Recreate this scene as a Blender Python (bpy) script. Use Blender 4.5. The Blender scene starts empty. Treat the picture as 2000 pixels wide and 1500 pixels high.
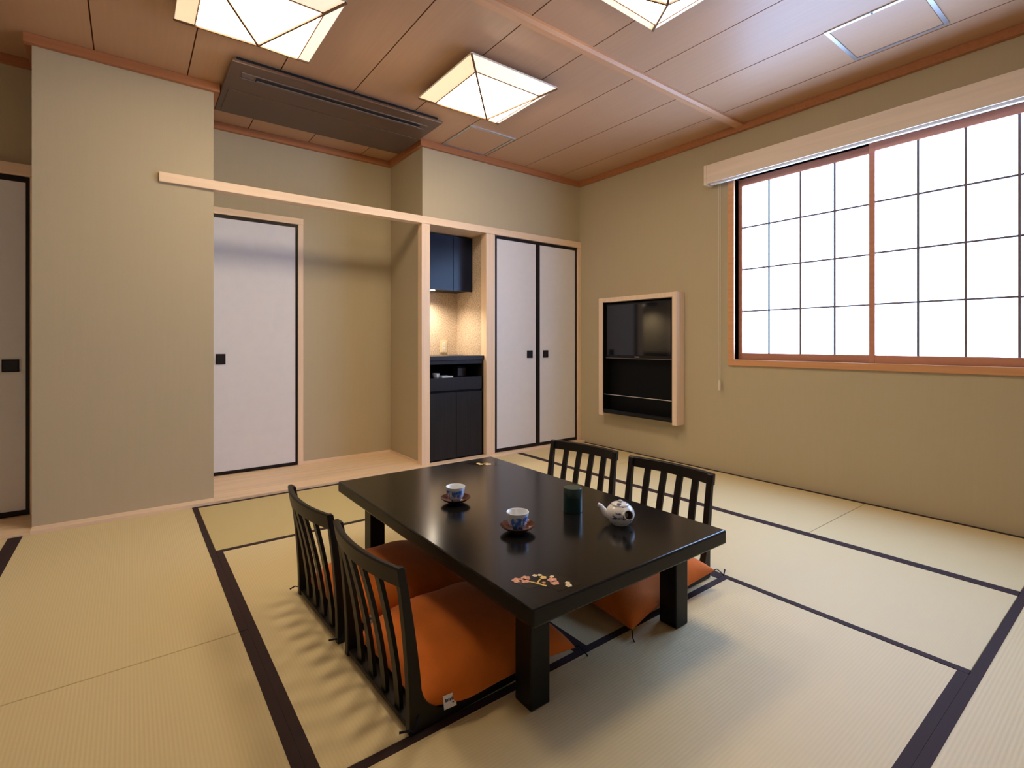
import bpy, bmesh, math, random
from mathutils import Vector, Matrix

random.seed(7)
SC = bpy.context.scene
COL = SC.collection

# ------------------------------------------------------------------ camera
cam_d = bpy.data.cameras.new('camera')
cam = bpy.data.objects.new('camera', cam_d)
COL.objects.link(cam)
cam.location = (0, 0, 1.05)
cam.rotation_euler = (math.pi / 2, 0, math.radians(52.807 - 90))
cam_d.sensor_fit = 'HORIZONTAL'
cam_d.sensor_width = 36
cam_d.lens = 985.1 / 2000 * 36
cam_d.shift_y = -(750 - 670) / 2000
cam_d.clip_start = 0.05
SC.camera = cam

# ------------------------------------------------------------------ world, exposure
W = bpy.data.worlds.new('world')
SC.world = W
W.use_nodes = True
W.node_tree.nodes['Background'].inputs[0].default_value = (0.75, 0.88, 1.0, 1)
W.node_tree.nodes['Background'].inputs[1].default_value = 0.6
SC.view_settings.view_transform = 'Standard'
SC.view_settings.look = 'None'
SC.view_settings.gamma = 1
SC.view_settings.use_curve_mapping = False
SC.view_settings.exposure = 0.42
SC.cycles.use_denoising = True
SC.cycles.max_bounces = 10
SC.cycles.diffuse_bounces = 6
SC.cycles.glossy_bounces = 4
SC.cycles.sample_clamp_indirect = 8

# strength of the room's own light: paper lamps and daylit paper window
LAMP_COL = (1.0, 0.80, 0.56)
LAMP_FACE = 18.0
LAMP_RIM = 0.62
DAY_COL = (0.50, 0.80, 1.42)
DAY = 6.3
NICHE_W = 26.0

# ------------------------------------------------------------------ measures
XW = 3.853          # right wall
YF = 3.875          # back wall, front plane
YA = 4.53           # alcove back wall
YN = 4.40           # kitchenette niche back wall
ZC = 2.77           # ceiling
X0, Y0 = -1.35, -1.35   # walls behind the camera

# ------------------------------------------------------------------ helpers
def tag(o, label=None, cat=None, group=None, kind=None):
    if label: o['label'] = label
    if cat: o['category'] = cat
    if group: o['group'] = group
    if kind: o['kind'] = kind
    return o

def empty(name, loc=(0, 0, 0), rz=0.0, label=None, cat=None, group=None, kind=None, parent=None):
    o = bpy.data.objects.new(name, None)
    o.empty_display_size = 0.05
    COL.objects.link(o)
    o.location = loc
    o.rotation_euler = (0, 0, rz)
    o.parent = parent
    return tag(o, label, cat, group, kind)

def obj(name, bm, mat, parent=None, smooth=False, loc=None, rot=None):
    me = bpy.data.meshes.new(name)
    bmesh.ops.recalc_face_normals(bm, faces=bm.faces)
    bm.to_mesh(me)
    bm.free()
    if smooth:
        for p in me.polygons: p.use_smooth = True
        if smooth != 'all':
            try: me.set_sharp_from_angle(angle=math.radians(38))
            except Exception: pass
    o = bpy.data.objects.new(name, me)
    COL.objects.link(o)
    if mat is not None: me.materials.append(mat)
    o.parent = parent
    if loc: o.location = loc
    if rot: o.rotation_euler = rot
    return o

def inst(name, src, parent=None, loc=None, rot=None):
    o = bpy.data.objects.new(name, src.data)
    COL.objects.link(o)
    o.parent = parent
    if loc: o.location = loc
    if rot: o.rotation_euler = rot
    return o

def add_box(bm, x0, x1, y0, y1, z0, z1, bev=0.0, seg=2):
    b = bmesh.new()
    vs = [b.verts.new((x, y, z)) for x in (x0, x1) for y in (y0, y1) for z in (z0, z1)]
    for f in ((0, 1, 3, 2), (4, 6, 7, 5), (0, 4, 5, 1), (2, 3, 7, 6), (0, 2, 6, 4), (1, 5, 7, 3)):
        b.faces.new([vs[i] for i in f])
    bmesh.ops.recalc_face_normals(b, faces=b.faces)
    if bev > 0:
        bmesh.ops.bevel(b, geom=list(b.edges), offset=bev, segments=seg, affect='EDGES', profile=0.5)
    merge(bm, b)

def merge(bm, b):
    me = bpy.data.meshes.new('tmp')
    b.to_mesh(me); b.free()
    bm.from_mesh(me)
    bpy.data.meshes.remove(me)

def box(name, mat, x0, x1, y0, y1, z0, z1, parent=None, bev=0.0, seg=2):
    bm = bmesh.new()
    add_box(bm, x0, x1, y0, y1, z0, z1, bev, seg)
    return obj(name, bm, mat, parent)

def add_prism(bm, pts, axis, a, b, bev=0.0):
    """extrude a 2-D outline along an axis; pts are the other two coordinates in xyz order"""
    def P(p, t):
        if axis == 'x': return (t, p[0], p[1])
        if axis == 'y': return (p[0], t, p[1])
        return (p[0], p[1], t)
    m = bmesh.new()
    A = [m.verts.new(P(p, a)) for p in pts]
    B = [m.verts.new(P(p, b)) for p in pts]
    m.faces.new(A); m.faces.new(B[::-1])
    n = len(pts)
    for i in range(n):
        m.faces.new((A[i], B[i], B[(i + 1) % n], A[(i + 1) % n]))
    bmesh.ops.recalc_face_normals(m, faces=m.faces)
    if bev > 0:
        es = [e for e in m.edges if e.calc_face_angle(0) > math.radians(40)]
        bmesh.ops.bevel(m, geom=es, offset=bev, segments=2, affect='EDGES', profile=0.5)
    merge(bm, m)

def add_lathe(bm, prof, n=32, cx=0, cy=0, cz=0):
    rings = []
    for r, z in prof:
        if r < 1e-6:
            rings.append([bm.verts.new((cx, cy, cz + z))])
        else:
            rings.append([bm.verts.new((cx + r * math.cos(2 * math.pi * i / n), cy + r * math.sin(2 * math.pi * i / n), cz + z)) for i in range(n)])
    for a, b in zip(rings, rings[1:]):
        if len(a) == 1 and len(b) == 1: continue
        for i in range(n):
            j = (i + 1) % n
            if len(a) == 1: bm.faces.new((a[0], b[i], b[j]))
            elif len(b) == 1: bm.faces.new((a[i], a[j], b[0]))
            else: bm.faces.new((a[i], a[j], b[j], b[i]))

def add_tube(bm, pts, rad, n=10, cap=True):
    pts = [Vector(p) for p in pts]
    rads = rad if isinstance(rad, (list, tuple)) else [rad] * len(pts)
    t0 = (pts[1] - pts[0]).normalized()
    up = Vector((0, 0, 1)) if abs(t0.z) < 0.9 else Vector((1, 0, 0))
    nrm = t0.cross(up).normalized()
    rings = []
    for i, p in enumerate(pts):
        t = (pts[min(i + 1, len(pts) - 1)] - pts[max(i - 1, 0)]).normalized()
        nrm = (nrm - t * nrm.dot(t)).normalized()
        bn = t.cross(nrm)
        rings.append([bm.verts.new(p + (nrm * math.cos(2 * math.pi * k / n) + bn * math.sin(2 * math.pi * k / n)) * rads[i]) for k in range(n)])
    for a, b in zip(rings, rings[1:]):
        for k in range(n):
            bm.faces.new((a[k], a[(k + 1) % n], b[(k + 1) % n], b[k]))
    if cap:
        bm.faces.new(rings[0]); bm.faces.new(rings[-1][::-1])

def bar(name, mat, p, q, w, h, parent=None):
    """thin rectangular bar from p to q"""
    p, q = Vector(p), Vector(q)
    t = (q - p).normalized()
    s = t.cross(Vector((0, 0, 1))).normalized()
    u = s.cross(t)
    bm = bmesh.new()
    vs = []
    for c in (p, q):
        for a, b in ((-1, -1), (1, -1), (1, 1), (-1, 1)):
            vs.append(bm.verts.new(c + s * a * w / 2 + u * b * h / 2))
    for f in ((0, 1, 2, 3), (7, 6, 5, 4), (0, 4, 5, 1), (1, 5, 6, 2), (2, 6, 7, 3), (3, 7, 4, 0)):
        bm.faces.new([vs[i] for i in f])
    return obj(name, bm, mat, parent)

# ------------------------------------------------------------------ materials
def nodes_of(name):
    m = bpy.data.materials.new(name)
    m.use_nodes = True
    nt = m.node_tree
    return m, nt, nt.nodes['Principled BSDF']

def mat(name, col, rough=0.5, spec=0.5, metal=0.0, var=0.0, scale=(6, 6, 6), bump=0.0, bscale=None, detail=3.0, coat=0.0, coat_rough=0.1, sheen=0.0):
    m, nt, p = nodes_of(name)
    p.inputs['Base Color'].default_value = (*col, 1)
    p.inputs['Roughness'].default_value = rough
    p.inputs['Specular IOR Level'].default_value = spec
    p.inputs['Metallic'].default_value = metal
    if coat:
        p.inputs['Coat Weight'].default_value = coat
        p.inputs['Coat Roughness'].default_value = coat_rough
    if sheen:
        p.inputs['Sheen Weight'].default_value = sheen
        p.inputs['Sheen Roughness'].default_value = 0.4
    if var or bump:
        tc = nt.nodes.new('ShaderNodeTexCoord')
        mp = nt.nodes.new('ShaderNodeMapping')
        mp.inputs['Scale'].default_value = scale
        nt.links.new(tc.outputs['Object'], mp.inputs['Vector'])
        nz = nt.nodes.new('ShaderNodeTexNoise')
        nz.inputs['Scale'].default_value = 1.0
        nz.inputs['Detail'].default_value = detail
        nt.links.new(mp.outputs['Vector'], nz.inputs['Vector'])
        if var:
            cr = nt.nodes.new('ShaderNodeValToRGB')
            cr.color_ramp.elements[0].position = 0.3
            cr.color_ramp.elements[1].position = 0.7
            cr.color_ramp.elements[0].color = (*[c * (1 - var) for c in col], 1)
            cr.color_ramp.elements[1].color = (*[min(1, c * (1 + var)) for c in col], 1)
            nt.links.new(nz.outputs['Fac'], cr.inputs['Fac'])
            nt.links.new(cr.outputs['Color'], p.inputs['Base Color'])
        if bump:
            bp = nt.nodes.new('ShaderNodeBump')
            bp.inputs['Strength'].default_value = bump
            bp.inputs['Distance'].default_value = 0.002
            if bscale:
                mp2 = nt.nodes.new('ShaderNodeMapping')
                mp2.inputs['Scale'].default_value = bscale
                nt.links.new(tc.outputs['Object'], mp2.inputs['Vector'])
                n2 = nt.nodes.new('ShaderNodeTexNoise')
                n2.inputs['Scale'].default_value = 1.0
                nt.links.new(mp2.outputs['Vector'], n2.inputs['Vector'])
                nt.links.new(n2.outputs['Fac'], bp.inputs['Height'])
            else:
                nt.links.new(nz.outputs['Fac'], bp.inputs['Height'])
            nt.links.new(bp.outputs['Normal'], p.inputs['Normal'])
    return m

def emit(name, col, strength, base=(0.85, 0.85, 0.85)):
    m, nt, p = nodes_of(name)
    p.inputs['Base Color'].default_value = (*base, 1)
    p.inputs['Roughness'].default_value = 0.8
    p.inputs['Emission Color'].default_value = (*col, 1)
    p.inputs['Emission Strength'].default_value = strength
    return m

def tatami_mat(name, col):
    """woven rush: fine ridges that run along the mat (local y)"""
    m, nt, p = nodes_of(name)
    tc = nt.nodes.new('ShaderNodeTexCoord')
    wv = nt.nodes.new('ShaderNodeTexWave')
    wv.wave_type = 'BANDS'; wv.bands_direction = 'X'
    wv.inputs['Scale'].default_value = 31.0
    wv.inputs['Distortion'].default_value = 0.15
    nt.links.new(tc.outputs['Object'], wv.inputs['Vector'])
    mp = nt.nodes.new('ShaderNodeMapping')
    mp.inputs['Scale'].default_value = (9, 160, 9)
    nt.links.new(tc.outputs['Object'], mp.inputs['Vector'])
    nz = nt.nodes.new('ShaderNodeTexNoise')
    nz.inputs['Scale'].default_value = 1.0
    nt.links.new(mp.outputs['Vector'], nz.inputs['Vector'])
    mx = nt.nodes.new('ShaderNodeMix'); mx.data_type = 'RGBA'
    mx.inputs[6].default_value = (*[c * 0.95 for c in col], 1)
    mx.inputs[7].default_value = (*[min(1, c * 1.03) for c in col], 1)
    ad = nt.nodes.new('ShaderNodeMath'); ad.operation = 'MULTIPLY_ADD'
    ad.inputs[1].default_value = 0.55
    hf = nt.nodes.new('ShaderNodeMath'); hf.operation = 'MULTIPLY'; hf.inputs[1].default_value = 0.45
    nt.links.new(nz.outputs['Fac'], hf.inputs[0])
    nt.links.new(wv.outputs['Fac'], ad.inputs[0])
    nt.links.new(hf.outputs[0], ad.inputs[2])
    nt.links.new(ad.outputs[0], mx.inputs[0])
    nt.links.new(mx.outputs[2], p.inputs['Base Color'])
    bp = nt.nodes.new('ShaderNodeBump')
    bp.inputs['Strength'].default_value = 0.18
    bp.inputs['Distance'].default_value = 0.0015
    nt.links.new(wv.outputs['Fac'], bp.inputs['Height'])
    nt.links.new(bp.outputs['Normal'], p.inputs['Normal'])
    p.inputs['Roughness'].default_value = 0.55
    p.inputs['Specular IOR Level'].default_value = 0.35
    return m

def wood(name, col, rough=0.45, var=0.10, along='x', spec=0.4, fine=1.0):
    s = {'x': (1.5, 45, 45), 'y': (45, 1.5, 45), 'z': (45, 45, 1.5)}[along]
    return mat(name, col, rough, spec, var=var, scale=tuple(v * fine for v in s), detail=4.0)

def painted(name, base, ink, scale, lo, hi, rough=0.15, zmask=None):
    """glazed porcelain with brushed blue patches"""
    m, nt, p = nodes_of(name)
    tc = nt.nodes.new('ShaderNodeTexCoord')
    mp = nt.nodes.new('ShaderNodeMapping')
    mp.inputs['Scale'].default_value = scale
    nt.links.new(tc.outputs['Object'], mp.inputs['Vector'])
    nz = nt.nodes.new('ShaderNodeTexNoise')
    nz.inputs['Scale'].default_value = 1.0
    nz.inputs['Detail'].default_value = 3.0
    nz.inputs['Roughness'].default_value = 0.6
    nt.links.new(mp.outputs['Vector'], nz.inputs['Vector'])
    cr = nt.nodes.new('ShaderNodeValToRGB')
    cr.color_ramp.elements[0].position = lo; cr.color_ramp.elements[0].color = (*base, 1)
    cr.color_ramp.elements[1].position = hi; cr.color_ramp.elements[1].color = (*ink, 1)
    nt.links.new(nz.outputs['Fac'], cr.inputs['Fac'])
    out = cr.outputs['Color']
    if zmask:
        sx = nt.nodes.new('ShaderNodeSeparateXYZ')
        nt.links.new(tc.outputs['Object'], sx.inputs[0])
        rg = nt.nodes.new('ShaderNodeMapRange')
        rg.inputs['From Min'].default_value = zmask[0]; rg.inputs['From Max'].default_value = zmask[1]
        nt.links.new(sx.outputs['Z'], rg.inputs['Value'])
        mx = nt.nodes.new('ShaderNodeMix'); mx.data_type = 'RGBA'
        nt.links.new(rg.outputs[0], mx.inputs[0])
        nt.links.new(out, mx.inputs[6])
        mx.inputs[7].default_value = (*base, 1)
        out = mx.outputs[2]
    nt.links.new(out, p.inputs['Base Color'])
    p.inputs['Roughness'].default_value = rough
    return m

M = {}
M['wall'] = mat('wallpaper', (0.505, 0.435, 0.298), 0.85, 0.2, var=0.01, scale=(60, 60, 3), bump=0.15, bscale=(500, 500, 60))
M['wall_plain'] = mat('wallpaper_rear', (0.50, 0.43, 0.32), 0.9, 0.2, var=0.03, scale=(5, 5, 5))
M['niche_paper'] = mat('mottled_paper', (0.58, 0.46, 0.345), 0.7, 0.3, var=0.35, scale=(95, 95, 95), detail=4)
M['ceil'] = mat('ceiling_veneer', (0.54, 0.325, 0.19), 0.40, 0.45, var=0.025, scale=(60, 2, 60))
M['ceil_gap'] = mat('ceiling_gap', (0.09, 0.03, 0.012), 0.9, 0.1)
M['mould'] = wood('moulding_wood', (0.42, 0.17, 0.07), 0.5, 0.08, 'x')
M['pale'] = wood('pale_cypress', (0.86, 0.66, 0.47), 0.45, 0.06, 'x')
M['pale_z'] = wood('pale_cypress_upright', (0.86, 0.66, 0.48), 0.45, 0.06, 'z')
M['board'] = wood('alcove_board', (0.84, 0.62, 0.39), 0.35, 0.10, 'x', fine=0.8)
M['tat_l'] = tatami_mat('tatami_rush', (0.70, 0.58, 0.315))
M['tat_m'] = tatami_mat('tatami_rush_olive_sheen', (0.60, 0.49, 0.225))  # olive tint: aged rush, plus sheen by weave direction put into the colour
M['heri'] = mat('tatami_border', (0.040, 0.022, 0.022), 0.75, 0.2, bump=0.2, bscale=(700, 700, 700))
M['fusuma'] = mat('door_paper', (0.77, 0.765, 0.80), 0.7, 0.3, var=0.015, scale=(14, 14, 14))
M['rim'] = mat('door_rim_lacquer', (0.013, 0.008, 0.008), 0.35, 0.25)
M['pull'] = mat('door_pull_metal', (0.018, 0.017, 0.02), 0.35, 0.5, metal=0.3)
M['shoji_wood'] = wood('window_cedar', (0.56, 0.25, 0.16), 0.5, 0.10, 'y')
M['frame_wood'] = wood('window_frame_cedar', (0.66, 0.33, 0.155), 0.45, 0.08, 'y')
M['muntin'] = mat('muntin_wood', (0.20, 0.16, 0.19), 0.6, 0.3)
M['paper'] = emit('daylit_paper', DAY_COL, DAY)
M['lamp_face'] = emit('lamp_paper', LAMP_COL, LAMP_FACE)
M['lamp_rim'] = emit('lamp_rim_paper', (1.0, 0.74, 0.44), LAMP_RIM)
M['lamp_rib'] = mat('lamp_rib_wood', (0.17, 0.085, 0.04), 0.6, 0.3)
M['white'] = mat('white_enamel', (0.78, 0.76, 0.72), 0.5, 0.4)
M['ac'] = mat('brown_plastic', (0.115, 0.065, 0.045), 0.38, 0.45)
M['ac_dark'] = mat('dark_louver', (0.008, 0.010, 0.018), 0.5, 0.25)
M['ac_trim'] = mat('grey_brown_trim', (0.15, 0.11, 0.10), 0.4, 0.5)
M['alu'] = mat('aluminium', (0.60, 0.62, 0.63), 0.34, 0.5, metal=0.95)
M['blind'] = wood('blind_box_wood', (0.82, 0.70, 0.60), 0.5, 0.05, 'y')
M['blind_white'] = mat('blind_fabric', (0.82, 0.82, 0.82), 0.7, 0.3)
M['cord'] = mat('ivory_cord', (0.72, 0.66, 0.56), 0.6, 0.3)
M['black'] = mat('black_lining', (0.0035, 0.0035, 0.004), 0.55, 0.15)
M['screen'] = mat('glass_screen', (0.006, 0.006, 0.008), 0.08, 0.6)
M['bezel'] = mat('black_bezel', (0.006, 0.006, 0.007), 0.3, 0.3)
M['chrome'] = mat('chrome', (0.75, 0.74, 0.72), 0.2, 0.5, metal=1.0)
M['tv_wood'] = wood('tv_frame_wood', (0.84, 0.66, 0.51), 0.5, 0.05, 'z')
M['lacq'] = mat('dark_lacquer', (0.0065, 0.0058, 0.0052), 0.17, 0.35)
M['lacq_side'] = mat('dark_lacquer_legs', (0.009, 0.008, 0.0075), 0.36, 0.20)
M['batten'] = wood('batten_wood', (0.62, 0.34, 0.18), 0.45, 0.06, 'x')
M['chair'] = mat('black_stained_wood', (0.010, 0.0078, 0.0066), 0.40, 0.28)
M['fan'] = mat('gloss_black_fan', (0.006, 0.0055, 0.005), 0.12, 0.5)
M['gold'] = mat('gold_lacquer', (0.72, 0.46, 0.10), 0.4, 0.5, metal=0.2)
M['pink'] = mat('blossom_lacquer', (0.62, 0.27, 0.17), 0.5, 0.4)
M['cream'] = mat('cream_lacquer', (0.74, 0.58, 0.33), 0.5, 0.4)
M['orange'] = mat('orange_cotton', (0.66, 0.16, 0.014), 0.8, 0.25, var=0.10, scale=(9, 9, 9), bump=0.25, bscale=(220, 220, 220), sheen=0.25)
M['navy'] = mat('navy_cord', (0.010, 0.012, 0.035), 0.8, 0.2)
M['cloth_tag'] = mat('white_tag', (0.82, 0.82, 0.82), 0.8, 0.2)
M['ink'] = mat('tag_ink', (0.05, 0.07, 0.16), 0.8, 0.2)
M['cup'] = painted('cup_glaze', (0.70, 0.76, 0.82), (0.03, 0.17, 0.62), (48, 48, 26), 0.45, 0.58, zmask=(0.049, 0.052))
M['cup_in'] = mat('cup_glaze_white', (0.80, 0.83, 0.85), 0.15, 0.5)
M['pot'] = painted('teapot_glaze', (0.74, 0.74, 0.75), (0.05, 0.08, 0.22), (38, 38, 75), 0.57, 0.64)
M['bore_shade'] = mat('bore_shade_brown', (0.10, 0.06, 0.04), 0.8, 0.2)  # dark brown puts the shade inside the hollow handle into the colour
M['saucer'] = mat('copper_saucer', (0.11, 0.035, 0.022), 0.2, 0.5, metal=0.5)
M['canister'] = mat('dark_green_canister', (0.006, 0.030, 0.026), 0.30, 0.5)
M['canister_lid'] = mat('dark_green_lid', (0.030, 0.050, 0.032), 0.35, 0.5)
M['kit'] = mat('dark_oak_veneer', (0.013, 0.0115, 0.0135), 0.45, 0.28, var=0.3, scale=(90, 90, 3))
M['kit_top'] = mat('dark_counter', (0.014, 0.010, 0.010), 0.25, 0.3)
M['kit_blue'] = mat('dark_blue_gloss', (0.008, 0.013, 0.032), 0.22, 0.22)
M['ivory'] = mat('ivory_plastic', (0.72, 0.62, 0.42), 0.45, 0.4)
M['glass_white'] = mat('white_china', (0.75, 0.78, 0.82), 0.15, 0.5)
M['led'] = emit('spot_lens', (1.0, 0.86, 0.66), 25.0)

# ------------------------------------------------------------------ floor: tatami mats
floor = empty('floor', label='tatami floor of pale rush mats with dark cloth borders', cat='floor', kind='structure')
box('subfloor', M['ceil_gap'], X0 - 0.1, XW + 0.15, Y0 - 0.1, 4.66, -0.10, -0.045, floor)
HW = 0.029

def mat_piece(cx, cy, length, width, along, m, borders=(True, True)):
    """one mat: rush body and its two border cloths on the long sides"""
    g = 0.0015
    rz = 0 if along == 'y' else math.pi / 2
    bm = bmesh.new()
    add_box(bm, -width / 2 + g, width / 2 - g, -length / 2 + g, length / 2 - g, -0.045, 0.0, 0.0015, 1)
    o = obj('tatami_mat', bm, m, floor, loc=(cx, cy, 0), rot=(0, 0, rz))
    for s, on in zip((-1, 1), borders):
        if on:
            a, b = sorted((s * (width / 2 - 0.0003), s * (width / 2 - HW)))
            box('border_cloth', M['heri'], a, b, -length / 2 + g, length / 2 - g, -0.0445, 0.0012, o)
    return o

def mat_rect(x0, x1, y0, y1, along, m=None, borders=(True, True)):
    m = m or M['tat_l']
    if along == 'y': mat_piece((x0 + x1) / 2, (y0 + y1) / 2, y1 - y0, x1 - x0, 'y', m, borders)
    else: mat_piece((x0 + x1) / 2, (y0 + y1) / 2, x1 - x0, y1 - y0, 'x', m, borders)

YT = 3.79           # front of the wooden sill
mat_rect(-0.490, 0.347, 2.057, YT, 'y')
mat_rect(-0.490, 0.347, 0.397, 2.057, 'y')
mat_rect(X0, -0.490, 2.057, YT, 'y')
mat_rect(X0, -0.490, 0.397, 2.057, 'y')
mat_rect(0.347, 2.120, 2.903, YT, 'x', M['tat_m'])
mat_rect(0.347, 1.234, 1.238, 2.903, 'y')
mat_rect(1.234, 2.120, 1.238, 2.903, 'y')
mat_rect(0.347, 2.120, 0.397, 1.238, 'x')
mat_rect(2.120, 2.965, 0.397, 2.080, 'y')
mat_rect(2.120, 2.965, 2.080, YT, 'y')
mat_rect(2.965, XW, 1.232, 2.930, 'y')
mat_rect(2.965, XW, 2.930, YT, 'y')
mat_rect(2.965, XW, 0.397, 1.232, 'y')
mat_rect(X0, 0.347, -0.46, 0.397, 'x')
mat_rect(0.347, 1.350, -0.46, 0.397, 'x')
mat_rect(1.350, 3.090, -0.46, 0.397, 'x')
mat_rect(3.090, XW, -0.46, 0.397, 'x')
mat_rect(X0, 0.347, Y0, -0.46, 'x')
mat_rect(0.347, 2.060, Y0, -0.46, 'x')
mat_rect(2.060, XW, Y0, -0.46, 'x')

# wooden sill strips and alcove board
tag(box('trim_1', M['pale'], -0.435, 0.447, YT, YF + 0.01, -0.04, 0.020, bev=0.002), 'pale wooden strip along the foot of the broad plain wall', 'trim', kind='structure')
tag(box('trim_2', M['pale'], 2.048, XW, YT, YF + 0.02, -0.04, 0.016, bev=0.002), 'pale wooden sill below the cupboard doors and kitchenette', 'trim', kind='structure')
tag(box('floor_alcove', M['board'], 0.447, 2.048, YT, YA, -0.04, 0.018, bev=0.002), 'pale polished wooden floor board of the alcove', 'floor', kind='structure')
tag(box('floor_recess', M['board'], X0, -0.435, YT, 4.23, -0.04, 0.012, bev=0.002), 'pale wooden floor strip before the shaded sliding door', 'floor', kind='structure')

# ------------------------------------------------------------------ walls
def wall(name, x0, x1, y0, y1, z0, z1, label, m=None):
    return tag(box(name, m or M['wall'], x0, x1, y0, y1, z0, z1), label, 'wall', kind='structure')

wall('wall_back_left', -0.435, 0.447, YF, 4.66, -0.05, ZC, 'broad beige wall panel standing out beside the alcove')
wall('wall_recess', X0, -0.435, 4.235, 4.66, -0.05, ZC, 'shaded beige wall above the sliding door in the recess')
wall('wall_alcove', 0.447, 1.985, YA, 4.66, -0.05, ZC, 'beige back wall of the alcove behind the long rail')
wall('wall_alcove_right', 1.985, 2.046, YF + 0.001, 4.66, -0.05, ZC, 'beige side wall of the alcove next to the kitchenette')
wall('wall_back_upper', 2.046, XW, YF + 0.001, 3.99, 2.118, ZC, 'beige wall above the cupboard doors and kitchenette')
wall('wall_niche_back', 2.046, 2.64, YN, 4.66, -0.05, 2.2, 'mottled beige papered back of the kitchenette niche', M['niche_paper'])
wall('wall_niche_right', 2.640, 2.73, YF + 0.06, 4.66, -0.05, 2.2, 'mottled beige papered side of the kitchenette niche', M['niche_paper'])
tag(box('trim_14', M['pale'], 2.046, 2.64, YF + 0.05, YN, 2.066, 2.2), 'pale wooden ceiling of the kitchenette niche', 'trim', kind='structure')
wall('wall_closet', 2.73, XW + 0.12, 3.95, 4.66, -0.05, 2.2, 'dark closet behind the double cupboard doors', M['black'])
wall('wall_left', X0 - 0.1, X0, Y0 - 0.1, 4.66, -0.05, ZC, 'plain beige wall at the far side from the window', M['wall_plain'])
wall('wall_front', X0, XW + 0.12, Y0 - 0.1, Y0, -0.05, ZC, 'plain beige wall opposite the alcove', M['wall_plain'])

# right wall with its window opening
WY0, WY1, WZ0, WZ1 = 0.262, 2.132, 0.918, 2.36
bm = bmesh.new()
def quad_ring(bm):
    outer = [(Y0, -0.05), (4.0, -0.05), (4.0, ZC), (Y0, ZC)]
    inner = [(WY0, WZ0), (WY1, WZ0), (WY1, WZ1), (WY0, WZ1)]
    R = {}
    for k, x in enumerate((XW, XW + 0.14)):
        R[k] = ([bm.verts.new((x, *p)) for p in outer], [bm.verts.new((x, *p)) for p in inner])
        for i in range(4):
            j = (i + 1) % 4
            bm.faces.new((R[k][0][i], R[k][0][j], R[k][1][j], R[k][1][i]))
    for s in (0, 1):
        for i in range(4):
            j = (i + 1) % 4
            bm.faces.new((R[0][s][i], R[0][s][j], R[1][s][j], R[1][s][i]))
quad_ring(bm)
tag(obj('wall_right', bm, M['wall']), 'beige wall with the paper window and the television niche', 'wall', kind='structure')

# ------------------------------------------------------------------ ceiling
ceil = empty('ceiling', label='reddish wooden board ceiling with thin dark joints', cat='ceiling', kind='structure')
box('ceiling_backing', M['ceil_gap'], X0 - 0.1, XW + 0.14, Y0 - 0.1, 4.66, ZC + 0.004, ZC + 0.05, ceil)
seams = [-0.165 + 0.4625 * k for k in range(-2, 9)]
seams = [X0] + [s for s in seams if X0 < s < XW - 0.05] + [XW]
for a, b in zip(seams, seams[1:]):
    for y0, y1 in ((Y0, -0.20), (-0.19, 2.085), (2.085, 4.60)):
        if b - a > 0.02:
            box('ceiling_board', M['ceil'], a + 0.0035, b - 0.0035, y0, y1, ZC, ZC + 0.008, ceil)
bm = bmesh.new()
add_prism(bm, [(2.048, ZC), (2.048, ZC - 0.016), (2.066, ZC - 0.028), (2.104, ZC - 0.028), (2.106, ZC - 0.014), (2.122, ZC - 0.014), (2.122, ZC)], 'x', X0, XW)
obj('ceiling_batten', bm, M['batten'], ceil)

# moulding round the ceiling
ZM = 2.716
def mould(name, x0, x1, y0, y1, label):
    tag(box(name, M['mould'], x0, x1, y0, y1, ZM, ZC, bev=0.003), label, 'moulding', kind='structure')
MD = 0.034
mould('trim_3', -0.469, 0.481, YF - MD, YF, 'red-brown ceiling moulding along the broad plain wall')
mould('trim_4', 0.447, 0.481, YF, YA - MD, 'red-brown ceiling moulding along the alcove side beside the broad wall')
mould('trim_5', 0.447, 1.985, YA - MD, YA, 'red-brown ceiling moulding along the alcove back')
mould('trim_6', 1.951, 1.985, YF, YA - MD, 'red-brown ceiling moulding along the alcove side near the kitchenette')
mould('trim_7', 1.951, XW - MD, YF - MD, YF, 'red-brown ceiling moulding above the cupboard doors')
mould('trim_8', XW - MD, XW, Y0, YF, 'red-brown ceiling moulding above the window')
mould('trim_9', -0.469, -0.435, YF, 4.235, 'red-brown ceiling moulding at the recess side of the broad wall')
mould('trim_10', X0, -0.469, 4.20, 4.235, 'red-brown ceiling moulding above the shaded sliding door')

# aluminium access hatches
def hatch(x0, x1, y0, y1, label):
    h = empty('ceiling_hatch', ((x0 + x1) / 2, (y0 + y1) / 2, ZC), label=label, cat='hatch', group='ceiling hatches')
    a, b = (x1 - x0) / 2, (y1 - y0) / 2
    box('hatch_panel', M['ceil'], -a + 0.024, a - 0.024, -b + 0.024, b - 0.024, -0.004, 0.006, h)
    for (u0, u1, v0, v1) in ((-a, a, -b, -b + 0.02), (-a, a, b - 0.02, b), (-a, -a + 0.02, -b + 0.02, b - 0.02), (a - 0.02, a, -b + 0.02, b - 0.02)):
        box('hatch_frame', M['alu'], u0, u1, v0, v1, -0.006, 0.0, h)
    bm = bmesh.new(); add_lathe(bm, [(0, -0.002), (0.006, -0.002), (0.006, 0), (0, 0)], 12)
    obj('hatch_latch', bm, M['ac_trim'], h, loc=(-a + 0.01, 0, -0.006))
    return h
hatch(2.145, 2.590, 3.365, 3.835, 'faint metal-framed ceiling hatch above the kitchenette')
hatch(3.065, 3.508, 0.735, 1.182, 'bright metal-framed ceiling hatch near the window')

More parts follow.
